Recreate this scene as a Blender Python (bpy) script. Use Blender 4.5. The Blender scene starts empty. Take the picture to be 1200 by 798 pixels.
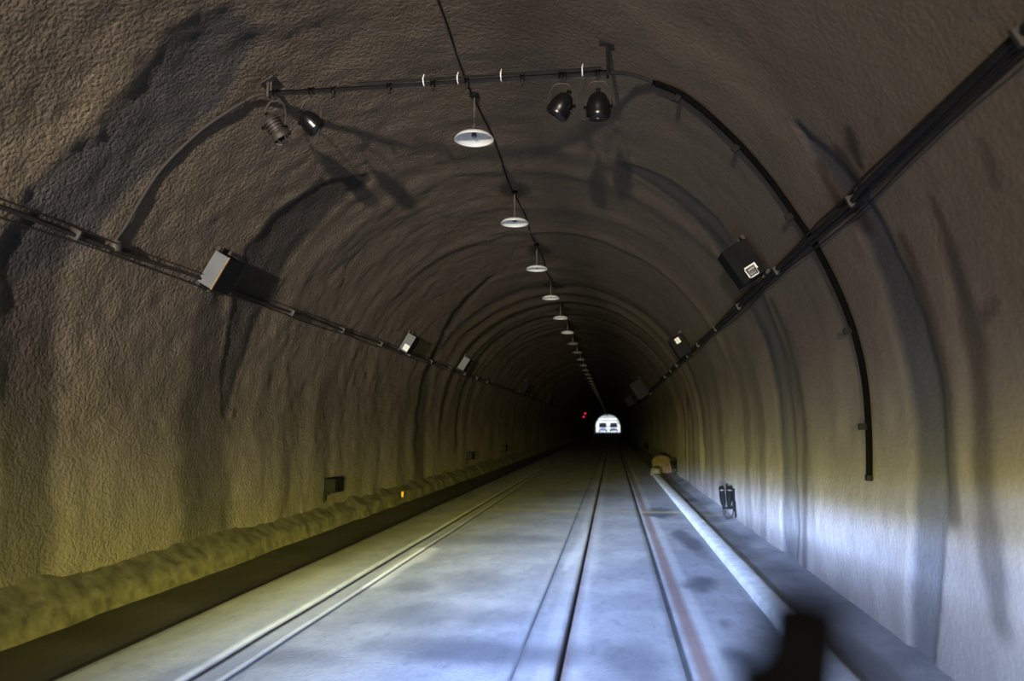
import bpy, bmesh, math, random
import numpy as np
from mathutils import Vector, Matrix
random.seed(7)
rng = np.random.RandomState(11)
PI = math.pi
scn = bpy.context.scene
COL = scn.collection

# ------------------------------------------------------------------ place
CAM_H = 1.6            # eye height over the road
R = 3.5                # vault radius, centred at eye height
XC = -1.36             # tunnel axis (the eye sits right of it)
XL, XR = XC - R, XC + R
Y_END = 220.0          # far portal
Y_BACK = -60.0
FPX = 870.0
PITCH = math.atan2(101, FPX)
YAW = math.atan2(118 * math.cos(PITCH), FPX)

cam_rot = Matrix.Rotation(YAW, 3, 'Z') @ Matrix.Rotation(PI / 2 + PITCH, 3, 'X')

def ray(px, py):
    return (cam_rot @ Vector(((px - 600) / FPX, (399 - py) / FPX, -1))).normalized()

def on_floor(px, py, z=0.0):
    d = ray(px, py)
    t = (z - CAM_H) / d.z
    return d.x * t, d.y * t

def on_vault(px, py):
    """point of the lining seen at a photo pixel, as (s, y): arc length from the right springing, depth"""
    d = ray(px, py)
    if d.z >= 0:
        a = d.x ** 2 + d.z ** 2
        b = -2 * d.x * XC
        c = XC * XC - R * R
        t = (-b + math.sqrt(b * b - 4 * a * c)) / (2 * a)
        x, z = d.x * t - XC, d.z * t
        return R * math.atan2(z, x), d.y * t
    if d.x > 0:
        t = XR / d.x
        return d.z * t, d.y * t
    t = XL / d.x
    return PI * R - d.z * t, d.y * t

_surf = {}
def surf(s, y):
    """how far the rough lining stands in from the true vault there"""
    k = (round(s, 3), round(y, 3))
    if k not in _surf:
        _surf[k] = float(lining_fields(np.array([[s]]), np.array([[y]]))[0][0, 0])
    return _surf[k]

def vault_pt(s, y, off=0.0):
    """lining point at arc length s and depth y, moved off metres into the tunnel"""
    off = off + surf(s, y)
    if s < 0:
        return Vector((XR - off, y, CAM_H + s))
    if s > PI * R:
        return Vector((XL + off, y, CAM_H - (s - PI * R)))
    a = s / R
    return Vector((XC + (R - off) * math.cos(a), y, CAM_H + (R - off) * math.sin(a)))

# ------------------------------------------------------------------ noise
def vnoise(x, y, seed):
    xi = np.floor(x).astype(np.int64); yi = np.floor(y).astype(np.int64)
    fx = x - xi; fy = y - yi
    fx = fx * fx * (3 - 2 * fx); fy = fy * fy * (3 - 2 * fy)
    def h(a, b):
        n = (a * 374761393 + b * 668265263 + seed * 1274126177) & 0x7fffffff
        n = ((n ^ (n >> 13)) * 1274126177) & 0x7fffffff
        n = ((n ^ (n >> 16)) * 668265263) & 0x7fffffff
        return ((n ^ (n >> 15)) & 0xffff) / 65535.0
    a = h(xi, yi); b = h(xi + 1, yi); c = h(xi, yi + 1); d = h(xi + 1, yi + 1)
    return (a + (b - a) * fx) * (1 - fy) + (c + (d - c) * fx) * fy

def fbm(x, y, seed, octs=4):
    v = 0; amp = 0.5; tot = 0
    for o in range(octs):
        v = v + amp * vnoise(x * 2 ** o, y * 2 ** o, seed + o * 17); tot += amp; amp *= 0.5
    return v / tot

def sstep(a, b, x):
    t = np.clip((x - a) / (b - a), 0, 1)
    return t * t * (3 - 2 * t)

def polydist(S, Y, pts):
    """distance to a polyline of (s, y, halfwidth), as distance / halfwidth, and the signed side"""
    best = np.full(S.shape, 1e9); side = np.zeros(S.shape)
    for (s0, y0, w0), (s1, y1, w1) in zip(pts[:-1], pts[1:]):
        ds, dy = s1 - s0, y1 - y0
        L = ds * ds + dy * dy + 1e-9
        t = np.clip(((S - s0) * ds + (Y - y0) * dy) / L, 0, 1)
        w = w0 + (w1 - w0) * t
        d = np.hypot(S - s0 - ds * t, Y - y0 - dy * t) / w
        m = d < best
        best = np.where(m, d, best)
        side = np.where(m, Y - y0 - dy * t, side)
    return best, side

# ------------------------------------------------------------------ mesh helpers
def link(name, me, mat=None, parent=None):
    o = bpy.data.objects.new(name, me); COL.objects.link(o)
    if mat is not None and me is not None:
        me.materials.append(mat)
    if parent is not None:
        o.parent = parent
    return o

def tag(o, label, cat, group=None):
    o['label'] = label; o['category'] = cat
    if group: o['group'] = group
    return o

def thing(name, label, cat, loc=(0, 0, 0), rot=None, group=None):
    o = bpy.data.objects.new(name, None); COL.objects.link(o)
    o.empty_display_size = 0.1
    o.location = loc
    if rot is not None:
        o.rotation_euler = rot
    return tag(o, label, cat, group)

def structure(o):
    o['kind'] = 'structure'; return o

def obj(name, bm, mat, parent=None, smooth=True, bevel=0.0):
    if bevel:
        bmesh.ops.bevel(bm, geom=[e for e in bm.edges if len(e.link_faces) == 2 and e.calc_face_angle(0) > 0.6],
                        offset=bevel, segments=2, affect='EDGES', profile=0.5)
    bmesh.ops.recalc_face_normals(bm, faces=bm.faces)
    me = bpy.data.meshes.new(name); bm.to_mesh(me); bm.free()
    if smooth:
        for p in me.polygons: p.use_smooth = True
        try: me.set_sharp_from_angle(angle=0.7)
        except Exception: pass
    return link(name, me, mat, parent)

def add_box(bm, c, size, rot=None):
    m = Matrix.Translation(c)
    if rot is not None: m = m @ rot
    m = m @ Matrix.Diagonal((size[0], size[1], size[2], 1))
    bmesh.ops.create_cube(bm, size=1, matrix=m)
    return bm

def frame_of(d):
    d = d.normalized()
    up = Vector((0, 0, 1)) if abs(d.z) < 0.9 else Vector((0, 1, 0))
    a = d.cross(up).normalized(); b = a.cross(d).normalized()
    return a, b

def add_tube(bm, pts, r, seg=10, cap=True):
    pts = [Vector(p) for p in pts]
    rings = []
    n = len(pts)
    a = None
    for i, p in enumerate(pts):
        d = (pts[min(i + 1, n - 1)] - pts[max(i - 1, 0)]).normalized()
        if a is None:
            a, b = frame_of(d)
        else:
            a = (a - d * a.dot(d)).normalized(); b = d.cross(a)
        rr = r[i] if isinstance(r, (list, tuple)) else r
        rings.append([bm.verts.new(p + (a * math.cos(2 * PI * k / seg) + b * math.sin(2 * PI * k / seg)) * rr) for k in range(seg)])
    for u, v in zip(rings[:-1], rings[1:]):
        for k in range(seg):
            bm.faces.new((u[k], u[(k + 1) % seg], v[(k + 1) % seg], v[k]))
    if cap:
        bm.faces.new(rings[0][::-1]); bm.faces.new(rings[-1])
    return bm

def add_lathe(bm, prof, seg=32, m=None, closed=False):
    """profile of (r, z) turned about z"""
    m = m or Matrix.Identity(4)
    rings = []
    for r_, z_ in prof:
        if r_ < 1e-5:
            rings.append([bm.verts.new(m @ Vector((0, 0, z_)))])
        else:
            rings.append([bm.verts.new(m @ Vector((r_ * math.cos(2 * PI * k / seg), r_ * math.sin(2 * PI * k / seg), z_))) for k in range(seg)])
    for u, v in zip(rings[:-1], rings[1:]):
        for k in range(seg):
            k2 = (k + 1) % seg
            if len(u) == 1 and len(v) == 1: continue
            if len(u) == 1: bm.faces.new((u[0], v[k2], v[k]))
            elif len(v) == 1: bm.faces.new((u[k], u[k2], v[0]))
            else: bm.faces.new((u[k], u[k2], v[k2], v[k]))
    return bm

def spline(pts, n=8):
    """Catmull-Rom through points"""
    P = [Vector(p) for p in pts]
    out = []
    for i in range(len(P) - 1):
        p0 = P[max(i - 1, 0)]; p1 = P[i]; p2 = P[i + 1]; p3 = P[min(i + 2, len(P) - 1)]
        for k in range(n):
            t = k / n
            out.append(0.5 * ((2 * p1) + (p2 - p0) * t + (2 * p0 - 5 * p1 + 4 * p2 - p3) * t * t + (3 * p1 - p0 - 3 * p2 + p3) * t ** 3))
    out.append(P[-1])
    return out

# ------------------------------------------------------------------ materials
def new_mat(name):
    m = bpy.data.materials.new(name); m.use_nodes = True
    nt = m.node_tree
    return m, nt, nt.nodes['Principled BSDF']

def simple(name, col, rough=0.6, metal=0.0, var=0.25, scale=14, bump=0.0):
    m, nt, p = new_mat(name)
    n = nt.nodes.new('ShaderNodeTexNoise'); n.inputs['Scale'].default_value = scale; n.inputs['Detail'].default_value = 5
    tc = nt.nodes.new('ShaderNodeTexCoord'); nt.links.new(tc.outputs['Object'], n.inputs['Vector'])
    r = nt.nodes.new('ShaderNodeValToRGB')
    r.color_ramp.elements[0].position = 0.3; r.color_ramp.elements[1].position = 0.7
    r.color_ramp.elements[0].color = tuple(c * (1 - var) for c in col) + (1,)
    r.color_ramp.elements[1].color = tuple(min(1, c * (1 + var)) for c in col) + (1,)
    nt.links.new(n.outputs['Fac'], r.inputs['Fac']); nt.links.new(r.outputs['Color'], p.inputs['Base Color'])
    p.inputs['Roughness'].default_value = rough; p.inputs['Metallic'].default_value = metal
    if bump:
        b = nt.nodes.new('ShaderNodeBump'); b.inputs['Strength'].default_value = bump; b.inputs['Distance'].default_value = 0.01
        nt.links.new(n.outputs['Fac'], b.inputs['Height']); nt.links.new(b.outputs['Normal'], p.inputs['Normal'])
    return m

def mixc(nt, fac, a, b):
    n = nt.nodes.new('ShaderNodeMix'); n.data_type = 'RGBA'
    if isinstance(fac, (int, float)): n.inputs[0].default_value = fac
    else: nt.links.new(fac, n.inputs[0])
    for sock, v in ((n.inputs[6], a), (n.inputs[7], b)):
        if isinstance(v, tuple): sock.default_value = v + (1,)
        else: nt.links.new(v, sock)
    return n.outputs[2]

def math_n(nt, op, a, b=None, clamp=False):
    n = nt.nodes.new('ShaderNodeMath'); n.operation = op; n.use_clamp = clamp
    for i, v in enumerate((a, b)):
        if v is None: continue
        if isinstance(v, (int, float)): n.inputs[i].default_value = v
        else: nt.links.new(v, n.inputs[i])
    return n.outputs[0]

def noise_n(nt, vec, scale, detail=4, rough=0.55):
    n = nt.nodes.new('ShaderNodeTexNoise')
    n.inputs['Scale'].default_value = scale; n.inputs['Detail'].default_value = detail; n.inputs['Roughness'].default_value = rough
    nt.links.new(vec, n.inputs['Vector'])
    return n.outputs['Fac']

def attr_n(nt, name):
    a = nt.nodes.new('ShaderNodeAttribute'); a.attribute_name = name
    s = nt.nodes.new('ShaderNodeSeparateColor'); nt.links.new(a.outputs['Color'], s.inputs[0])
    return s.outputs[0], s.outputs[1], s.outputs[2]

def lining_material(name, bump_str):
    m, nt, p = new_mat(name)
    tc = nt.nodes.new('ShaderNodeTexCoord'); v = tc.outputs['Object']
    big = noise_n(nt, v, 0.55, 4); mid = noise_n(nt, v, 3.0, 5); fine = noise_n(nt, v, 22, 3, 0.55); grit = noise_n(nt, v, 55, 3)
    c = mixc(nt, math_n(nt, 'MULTIPLY_ADD', big, 1.0), (0.215, 0.175, 0.135), (0.30, 0.245, 0.185))
    r = nt.nodes.new('ShaderNodeValToRGB'); r.color_ramp.elements[0].position = 0.33; r.color_ramp.elements[1].position = 0.68
    nt.links.new(mid, r.inputs['Fac'])
    c = mixc(nt, math_n(nt, 'MULTIPLY', r.outputs['Color'], 0.5), c, (0.34, 0.275, 0.20))
    c = mixc(nt, math_n(nt, 'MULTIPLY', math_n(nt, 'GREATER_THAN', fine, 0.62), 0.12), c, (0.11, 0.09, 0.075))
    wet, pale, rust = attr_n(nt, 'marks')
    soot_far_shade, grey, light_lift = attr_n(nt, 'marks_dark')
    c = mixc(nt, pale, c, (0.44, 0.36, 0.25))
    c = mixc(nt, grey, c, (0.155, 0.152, 0.15))
    c = mixc(nt, wet, c, (0.062, 0.058, 0.055))
    c = mixc(nt, rust, c, (0.075, 0.05, 0.035))
    c = mixc(nt, soot_far_shade, c, (0.028, 0.024, 0.022))
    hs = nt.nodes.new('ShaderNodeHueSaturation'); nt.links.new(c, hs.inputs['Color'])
    nt.links.new(math_n(nt, 'MULTIPLY_ADD', light_lift, .64), hs.inputs['Value']); nt.nodes[-1].inputs[2].default_value = .36  # darkens the vault against bounce light, spares the lower walls
    nt.links.new(math_n(nt, 'MULTIPLY_ADD', light_lift, -.55), hs.inputs['Saturation']); nt.nodes[-1].inputs[2].default_value = 1.08
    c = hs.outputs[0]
    nt.links.new(c, p.inputs['Base Color'])
    p.inputs['Roughness'].default_value = 0.85
    p.inputs['Specular IOR Level'].default_value = 0.25
    vo = nt.nodes.new('ShaderNodeTexVoronoi'); vo.feature = 'F1'; vo.inputs['Scale'].default_value = 30
    nt.links.new(v, vo.inputs['Vector'])
    h = math_n(nt, 'ADD', math_n(nt, 'MULTIPLY', fine, .75), math_n(nt, 'MULTIPLY', grit, 0.35))
    h = math_n(nt, 'SUBTRACT', h, math_n(nt, 'MULTIPLY', vo.outputs['Distance'], .30))
    b = nt.nodes.new('ShaderNodeBump'); b.inputs['Strength'].default_value = bump_str
    sx = nt.nodes.new('ShaderNodeSeparateXYZ'); nt.links.new(v, sx.inputs[0])
    mr = nt.nodes.new('ShaderNodeMapRange'); nt.links.new(sx.outputs[0], mr.inputs[0])      # the spray was finer on the right
    for i_, v_ in ((1, -2.6), (2, .4), (3, bump_str), (4, min(bump_str, .22))): mr.inputs[i_].default_value = v_
    nt.links.new(mr.outputs[0], b.inputs['Strength']); b.inputs['Distance'].default_value = 0.04
    nt.links.new(h, b.inputs['Height']); nt.links.new(b.outputs['Normal'], p.inputs['Normal'])
    return m

M_LIN = lining_material('sprayed_concrete', 0.85)
M_LIN_R = lining_material('sprayed_concrete_smoother', 0.2)

def floor_material():
    m, nt, p = new_mat('road_concrete')
    tc = nt.nodes.new('ShaderNodeTexCoord'); v = tc.outputs['Object']
    mp = nt.nodes.new('ShaderNodeMapping'); mp.inputs['Scale'].default_value = (1, 0.35, 1); nt.links.new(v, mp.inputs['Vector'])
    big = noise_n(nt, mp.outputs[0], 0.7, 5); mid = noise_n(nt, mp.outputs[0], 4, 6, 0.65); fine = noise_n(nt, v, 40, 4)
    c = mixc(nt, big, (0.14, 0.15, 0.17), (0.40, 0.405, 0.41))
    c = mixc(nt, math_n(nt, 'MULTIPLY', mid, 0.45), c, (0.27, 0.275, 0.29))
    sp = nt.nodes.new('ShaderNodeValToRGB'); sp.color_ramp.elements[0].position = .52; sp.color_ramp.elements[1].position = .72
    nt.links.new(noise_n(nt, mp.outputs[0], 11, 6, .7), sp.inputs['Fac'])
    c = mixc(nt, math_n(nt, 'MULTIPLY', sp.outputs['Color'], .55), c, (0.13, 0.135, 0.15))
    sm = nt.nodes.new('ShaderNodeMapping'); sm.inputs['Scale'].default_value = (.9, .75, 1); sm.inputs['Rotation'].default_value = (0, 0, .5); nt.links.new(v, sm.inputs['Vector'])
    smear = nt.nodes.new('ShaderNodeValToRGB'); smear.color_ramp.elements[0].position = .46; smear.color_ramp.elements[1].position = .66
    nt.links.new(noise_n(nt, sm.outputs[0], 1.6, 7, .65), smear.inputs['Fac'])
    c = mixc(nt, math_n(nt, 'MULTIPLY', smear.outputs['Color'], .38), c, (0.50, 0.50, 0.50))
    dark, pale, rust = attr_n(nt, 'marks')
    dirt_far_shade, yel, _ = attr_n(nt, 'marks_dark')
    c = mixc(nt, pale, c, (0.60, 0.60, 0.58))
    c = mixc(nt, dark, c, (0.075, 0.08, 0.095))
    c = mixc(nt, rust, c, (0.22, 0.13, 0.10))
    c = mixc(nt, yel, c, (0.50, 0.42, 0.16))
    c = mixc(nt, dirt_far_shade, c, (0.010, 0.0075, 0.005))
    nt.links.new(c, p.inputs['Base Color'])
    rr = math_n(nt, 'MULTIPLY_ADD', mid, 0.3); nt.nodes[-1].inputs[2].default_value = 0.45
    nt.links.new(rr, p.inputs['Roughness'])
    b = nt.nodes.new('ShaderNodeBump'); b.inputs['Strength'].default_value = 0.35; b.inputs['Distance'].default_value = 0.012
    nt.links.new(math_n(nt, 'ADD', fine, mid), b.inputs['Height']); nt.links.new(b.outputs['Normal'], p.inputs['Normal'])
    return m
M_FLOOR = floor_material()
M_KERB = simple('pale_kerb_concrete', (0.58, 0.59, 0.57), 0.8, 0, 0.18, 6, 0.3)
M_BLOCK = simple('grimy_concrete', (0.075, 0.072, 0.05), 0.9, 0, 0.3, 6)
M_HAUNCH = simple('dusty_haunch_concrete', (0.085, 0.076, 0.055), 0.95, 0, 0.55, 7, 0.9)
M_BLACK = simple('black_rubber', (0.010, 0.0095, 0.009), 0.75); M_BLACK.node_tree.nodes['Principled BSDF'].inputs['Specular IOR Level'].default_value = 0.2
M_CABLE = simple('dusty_cable', (0.012, 0.0105, 0.009), 0.7)
M_STEEL = simple('dull_galvanised_steel', (0.042, 0.039, 0.037), 0.45, 0.0, 0.3, 9)
M_CHROME = simple('bright_conduit_steel', (0.11, 0.108, 0.105), 0.35, 0.25, 0.2, 9)
M_RUSTST = simple('dusty_brown_steel', (0.03, 0.026, 0.022), 0.6, 0.2, 0.3, 12)
M_DARKMET = simple('black_enamel', (0.004, 0.004, 0.005), 0.25, 0.0, 0.3, 10)
M_GREYBOX = simple('grey_sheet_metal', (0.10, 0.112, 0.12), 0.6, 0.1, 0.12, 8)
M_DARKBOX = simple('charcoal_sheet_metal', (0.008, 0.0085, 0.0095), 0.7, 0.0, 0.2, 8)
M_FARBOX = simple('bluish_grey_sheet', (0.012, 0.013, 0.017), 0.6, 0.1, 0.2, 8)
M_EDGE = simple('ochre_trim', (0.24, 0.14, 0.05), 0.6)
M_ENAMEL = simple('white_enamel', (0.62, 0.64, 0.64), 0.35, 0, 0.05, 5)
M_PAPER = simple('white_paper', (0.86, 0.86, 0.86), 0.8, 0, 0.04, 20)
M_INK = simple('grey_ink', (0.45, 0.45, 0.46), 0.8)
M_TIE = simple('white_cable_tie', (0.75, 0.75, 0.72), 0.5)
M_BROWN = simple('brown_painted_board', (0.045, 0.028, 0.012), 0.8, 0, 0.3, 6)
M_ORANGE = simple('orange_reflector_plastic', (0.9, 0.42, 0.03), 0.3)
M_GLASSY = simple('dark_glass', (0.02, 0.021, 0.024), 0.08)

for m_ in (M_DARKBOX, M_FARBOX): m_.node_tree.nodes['Principled BSDF'].inputs['Specular IOR Level'].default_value = 0.08

M_JET = simple('sooty_black', (0.003, 0.003, 0.003), 0.9); M_JET.node_tree.nodes['Principled BSDF'].inputs['Specular IOR Level'].default_value = 0.05

def emit(name, col, strength):
    m, nt, p = new_mat(name)
    p.inputs['Base Color'].default_value = tuple(col) + (1,)
    p.inputs['Emission Color'].default_value = tuple(col) + (1,)
    p.inputs['Emission Strength'].default_value = strength
    return m
M_RED = emit('red_signal_light', (1.0, 0.01, 0.04), 3.0)

# ------------------------------------------------------------------ lining
def PX(pts, w):
    """photo pixels on the lining, with half widths in metres"""
    out = []
    for i, q in enumerate(pts):
        s, y = on_vault(q[0], q[1])
        out.append((s, y, q[2] if len(q) > 2 else w))
    return out

BANDS = {  # shapes of the worn patches and damp streaks on the lining
    'patch': PX([(250, 60), (215, 120), (165, 170), (110, 220), (60, 270)], 0.40),
    'patch_low': PX([(45, 300), (42, 400), (40, 520), (35, 650)], 0.33),
    'streak': PX([(422, 213, .16), (385, 232, .36), (345, 264, .46), (315, 300, .48), (292, 360, .42), (274, 420, .28), (264, 480, .10)], .2),
    'streak_low': PX([(246, 350, .2), (242, 440, .42), (240, 520, .5), (243, 615, .55)], .3),
    'rband': PX([(738, 196, .14), (785, 222, .3), (830, 262, .4), (868, 320, .42), (896, 380, .44), (915, 450, .44), (923, 540, .42), (925, 650, .40)], .3),
    'rband_edge': PX([(905, 355, .08), (932, 430, .12), (941, 520, .12), (942, 660, .12)], .1),
    'rpatch': PX([(938, 150, .05), (962, 182, .13), (995, 225, .16), (1030, 290, .22), (1060, 370, .27), (1080, 460, .28), (1085, 560, .27), (1082, 660, .25), (1080, 765, .2)], .2),
    'rpatch_edge': PX([(960, 195, .05), (985, 240, .10), (1010, 265, .08)], .08),
    'rpatch_edge2': PX([(1060, 280, .05), (1092, 390, .10), (1108, 470, .1), (1114, 600, .10)], .08),
    'rdrip': PX([(1095, 235, .03), (1118, 300, .07), (1135, 380, .12), (1148, 450, .10), (1152, 540, .13), (1160, 640, .14), (1172, 720, .12)], .1),
    'rdrip_side': PX([(1148, 372, .05), (1168, 355, .03)], .04),
    'rdrip_top': PX([(1150, 165, .03), (1162, 190, .05), (1168, 215, .03)], .04),
    'rspot': PX([(997, 152, .05), (1003, 175, .08), (1010, 195, .03)], .05),
    'rspot2': PX([(985, 180, .07), (1000, 205, .08)], .05),
    'pale_hi': PX([(745, 5, .12), (800, 50, .22), (860, 90, .2), (905, 130, .16), (935, 175, .10), (960, 215, .06)], .2),
    'pale_l': PX([(150, 62, .2), (100, 115, .24), (40, 160, .26), (5, 205, .24)], .2),
    'pale_l2': PX([(268, 45, .06), (262, 75, .10), (232, 115, .10), (195, 170, .10), (170, 215, .08)], .1),
    'pale_l3': PX([(225, 35, .10), (262, 40, .05)], .1),
    'pale_l4': PX([(95, 320, .3), (110, 420, .35), (120, 560, .3)], .3),
    'pale_s': PX([(400, 205, .04), (335, 235, .08), (300, 268, .06)], .05),
    'pale_r': PX([(995, 300, .05), (1020, 330, .10), (1035, 400, .12), (1040, 480, .12)], .1),
    'pale_r2': PX([(960, 330, .1), (985, 420, .25), (985, 500, .25)], .1),
    'pale_r3': PX([(1085, 255, .06), (1110, 330, .09), (1125, 430, .1), (1130, 540, .09)], .1),
    'far_r': PX([(799, 440, .12), (804, 480, .22), (806, 520, .26), (806, 566, .26)], .2),
    'far_l': PX([(520, 395, .15), (506, 425, .3), (498, 460, .4), (495, 500, .45), (494, 550, .45)], .3),
    'far_l2': PX([(575, 325, .1), (545, 355, .2), (525, 385, .25)], .2),
    'crown': [(PI * R * .47, 2.5, .12), (PI * R * .472, 3.6, .25), (PI * R * .47, 4.3, .1)],
}
HOOPS = []       # damp casting joints further along: depth, half width, s from, s to, depth of recess, darkness
for yy in np.cumsum(rng.uniform(1.0, 2.6, 70)) + 17:
    a = rng.uniform(-.3, .35) * PI * R; b = rng.uniform(.65, 1.2) * PI * R
    HOOPS.append((yy, rng.uniform(.07, .22), a, b, rng.uniform(.015, .06), rng.uniform(.3, .95)))
RIDGES = []
for yy in np.concatenate([rng.uniform(8, 16, 7), np.cumsum(rng.uniform(.6, 1.8, 90)) + 15]):
    RIDGES.append((yy, rng.uniform(.12, .4), rng.uniform(-.2, .5) * PI * R, rng.uniform(.5, 1.2) * PI * R, rng.uniform(.01, .055) * (1 if yy > 15 else .6)))

def lining_fields(S, Y):
    s = S; y = Y
    left = sstep(.40 * PI * R, .6 * PI * R, s)
    wob = (fbm(s * 1.3, y * 1.3, 3, 4) - .5)
    wob2 = (fbm(s * 4, y * 4, 9, 3) - .5)
    disp = 0.06 * (fbm(s * .45, y * .35, 21, 3) - .5) + 0.05 * (fbm(s * 1.7, y * 1.7, 33, 4) - .5) * (.5 + .7 * left)
    disp = disp + (0.035 * (fbm(s * 6, y * 6, 40, 3) - .5)) * (.25 + .75 * left)
    rough = np.zeros_like(s); wet = rough.copy(); pale = rough.copy(); rust = rough.copy(); soot_far_shade = rough.copy(); grey = rough.copy()
    def mask(key, soft=.35, jit=.5):
        d, side = polydist(s, y, BANDS[key])
        d = d + wob * jit + wob2 * jit * .7
        return 1 - sstep(1 - soft, 1 + soft, d)
    m = mask('patch', .2); grey = np.maximum(grey, m * .8); wet = np.maximum(wet, m * (.0 + .35 * (fbm(s * 2, y * 2, 77, 3)))); disp = disp - .02 * m
    m = mask('patch_low', .35); wet = np.maximum(wet, .62 * m); disp = disp - .03 * m
    m = mask('streak', .2, .3); wet = np.maximum(wet, .8 * m); disp = disp - .03 * m
    m = mask('streak_low', .3); wet = np.maximum(wet, .66 * m)
    m = mask('rband', .25, .3); grey = np.maximum(grey, .7 * m); wet = np.maximum(wet, .25 * m); disp = disp - .02 * m
    m = mask('rband_edge', .6); wet = np.maximum(wet, .75 * m)
    m = mask('rpatch', .3); grey = np.maximum(grey, .85 * m); wet = np.maximum(wet, .12 * m); disp = disp - .03 * m
    for k, a in (('rpatch_edge', .8), ('rpatch_edge2', .7), ('rspot', .9), ('rspot2', .8)):
        rust = np.maximum(rust, a * mask(k, .6, .9))
    for k, a in (('rdrip', .8), ('rdrip_side', .7), ('rdrip_top', .6)):
        m = mask(k, .7, 1.3); wet = np.maximum(wet, a * .6 * m); rust = np.maximum(rust, a * .45 * m)
    for k, a in (('pale_hi', .6), ('pale_l', .85), ('pale_l2', .95), ('pale_l3', .7), ('pale_l4', .35), ('pale_s', .6), ('pale_r', .5), ('pale_r2', .35), ('pale_r3', .5)):
        m = mask(k, .8, 1.6); pale = np.maximum(pale, a * m)
    for k, a in (('far_r', .7), ('far_l', .75), ('far_l2', .6)):
        m = mask(k, .4); wet = np.maximum(wet, a * m); disp = disp - .05 * m
    soot_far_shade = np.maximum(soot_far_shade, .55 * mask('crown', .8, 1.0))
    for (yc, w, a, b, dep, dark) in HOOPS:
        band = np.exp(-((y - yc - .5 * wob) / w) ** 2) * sstep(a - .4, a + .4, s) * (1 - sstep(b - .4, b + .4, s))
        wet = np.maximum(wet, band * dark); disp = disp - dep * band
    for (yc, w, a, b, hgt) in RIDGES:
        band = np.exp(-((y - yc - .35 * wob) / w) ** 2) * sstep(a - .8, a + .8, s) * (1 - sstep(b - .8, b + .8, s))
        disp = disp + hgt * band
    # soot blown along the crown, right of the lamp wire, thicker deeper in
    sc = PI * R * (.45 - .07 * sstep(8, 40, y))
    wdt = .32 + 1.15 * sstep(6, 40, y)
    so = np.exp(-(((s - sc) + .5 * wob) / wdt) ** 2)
    soot_far_shade = np.maximum(soot_far_shade, so * (.38 + .6 * sstep(9, 30, y)) * (.75 + .5 * wob))
    soot_far_shade = np.maximum(soot_far_shade, .75 * sstep(35, 110, y))  # far lining darkened with depth: light falloff put into the colour
    # vertical damp runs on the lower walls
    runs = sstep(.52, .75, fbm(s * .25 + 3, y * 1.6, 55, 4)) * np.maximum(sstep(.8 * PI * R, .95 * PI * R, s), 1 - sstep(.02 * PI * R, .2 * PI * R, s))
    wet = np.maximum(wet, .45 * runs)
    # light balance put into the colour: vault darkened, lower walls left paler and greyer
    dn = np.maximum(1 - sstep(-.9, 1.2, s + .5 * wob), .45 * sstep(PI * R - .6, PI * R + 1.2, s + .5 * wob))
    light_lift = dn
    return disp, np.clip(np.stack([wet, pale, rust], -1), 0, 1), np.clip(np.stack([soot_far_shade, grey, light_lift], -1), 0, 1)

def y_lines():
    ys = [Y_BACK, -40, -25, -15, -9, -5, -2, 0, 1.5, 2.6]
    y = 3.2; st = .045
    while y < Y_END:
        ys.append(y)
        if y > 13: st = min(st * 1.018, 1.6)
        y += st
    ys.append(Y_END)
    return np.array(ys)
YS = y_lines()

def grid_mesh(name, P, attrs, mat, flip=False):
    ny, ns = P.shape[:2]
    me = bpy.data.meshes.new(name)
    idx = np.arange(ny * ns).reshape(ny, ns)
    q = np.stack([idx[:-1, :-1], idx[:-1, 1:], idx[1:, 1:], idx[1:, :-1]], -1).reshape(-1, 4)
    if flip: q = q[:, ::-1]
    me.vertices.add(ny * ns); me.vertices.foreach_set('co', P.reshape(-1).astype(np.float32))
    nf = len(q)
    me.loops.add(nf * 4); me.loops.foreach_set('vertex_index', q.reshape(-1).astype(np.int32))
    me.polygons.add(nf); me.polygons.foreach_set('loop_start', (np.arange(nf) * 4).astype(np.int32))
    me.polygons.foreach_set('use_smooth', np.ones(nf, dtype=bool))
    me.update(calc_edges=True); me.validate()
    for an, A in attrs.items():
        ca = me.color_attributes.new(an, 'FLOAT_COLOR', 'POINT')
        full = np.concatenate([A.reshape(-1, 3), np.ones((ny * ns, 1))], 1)
        ca.data.foreach_set('color', full.reshape(-1).astype(np.float32))
    return structure(link(name, me, mat))

def lining(name, s0, s1, mat):
    ns = int((s1 - s0) / .045) + 1
    S, Y = np.meshgrid(np.linspace(s0, s1, ns), YS)
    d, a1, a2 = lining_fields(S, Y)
    rr = R - d
    th = np.clip(S / R, 0, PI)
    X = XC + rr * np.cos(th); Z = CAM_H + rr * np.sin(th)
    lo = S < 0; hi = S > PI * R
    Z = np.where(lo, CAM_H + S, Z); Z = np.where(hi, CAM_H - (S - PI * R), Z)
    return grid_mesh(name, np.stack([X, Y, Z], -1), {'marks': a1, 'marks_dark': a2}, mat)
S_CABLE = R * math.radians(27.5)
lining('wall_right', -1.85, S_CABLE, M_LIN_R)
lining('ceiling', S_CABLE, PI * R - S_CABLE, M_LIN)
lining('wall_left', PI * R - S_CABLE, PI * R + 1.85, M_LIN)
bm = bmesh.new(); add_box(bm, (XC, Y_BACK - .1, 2.4), (8, .2, 6))  # unseen plug added to keep sky light out of the rear
structure(obj('wall_light_stop', bm, M_HAUNCH, smooth=False))

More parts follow.
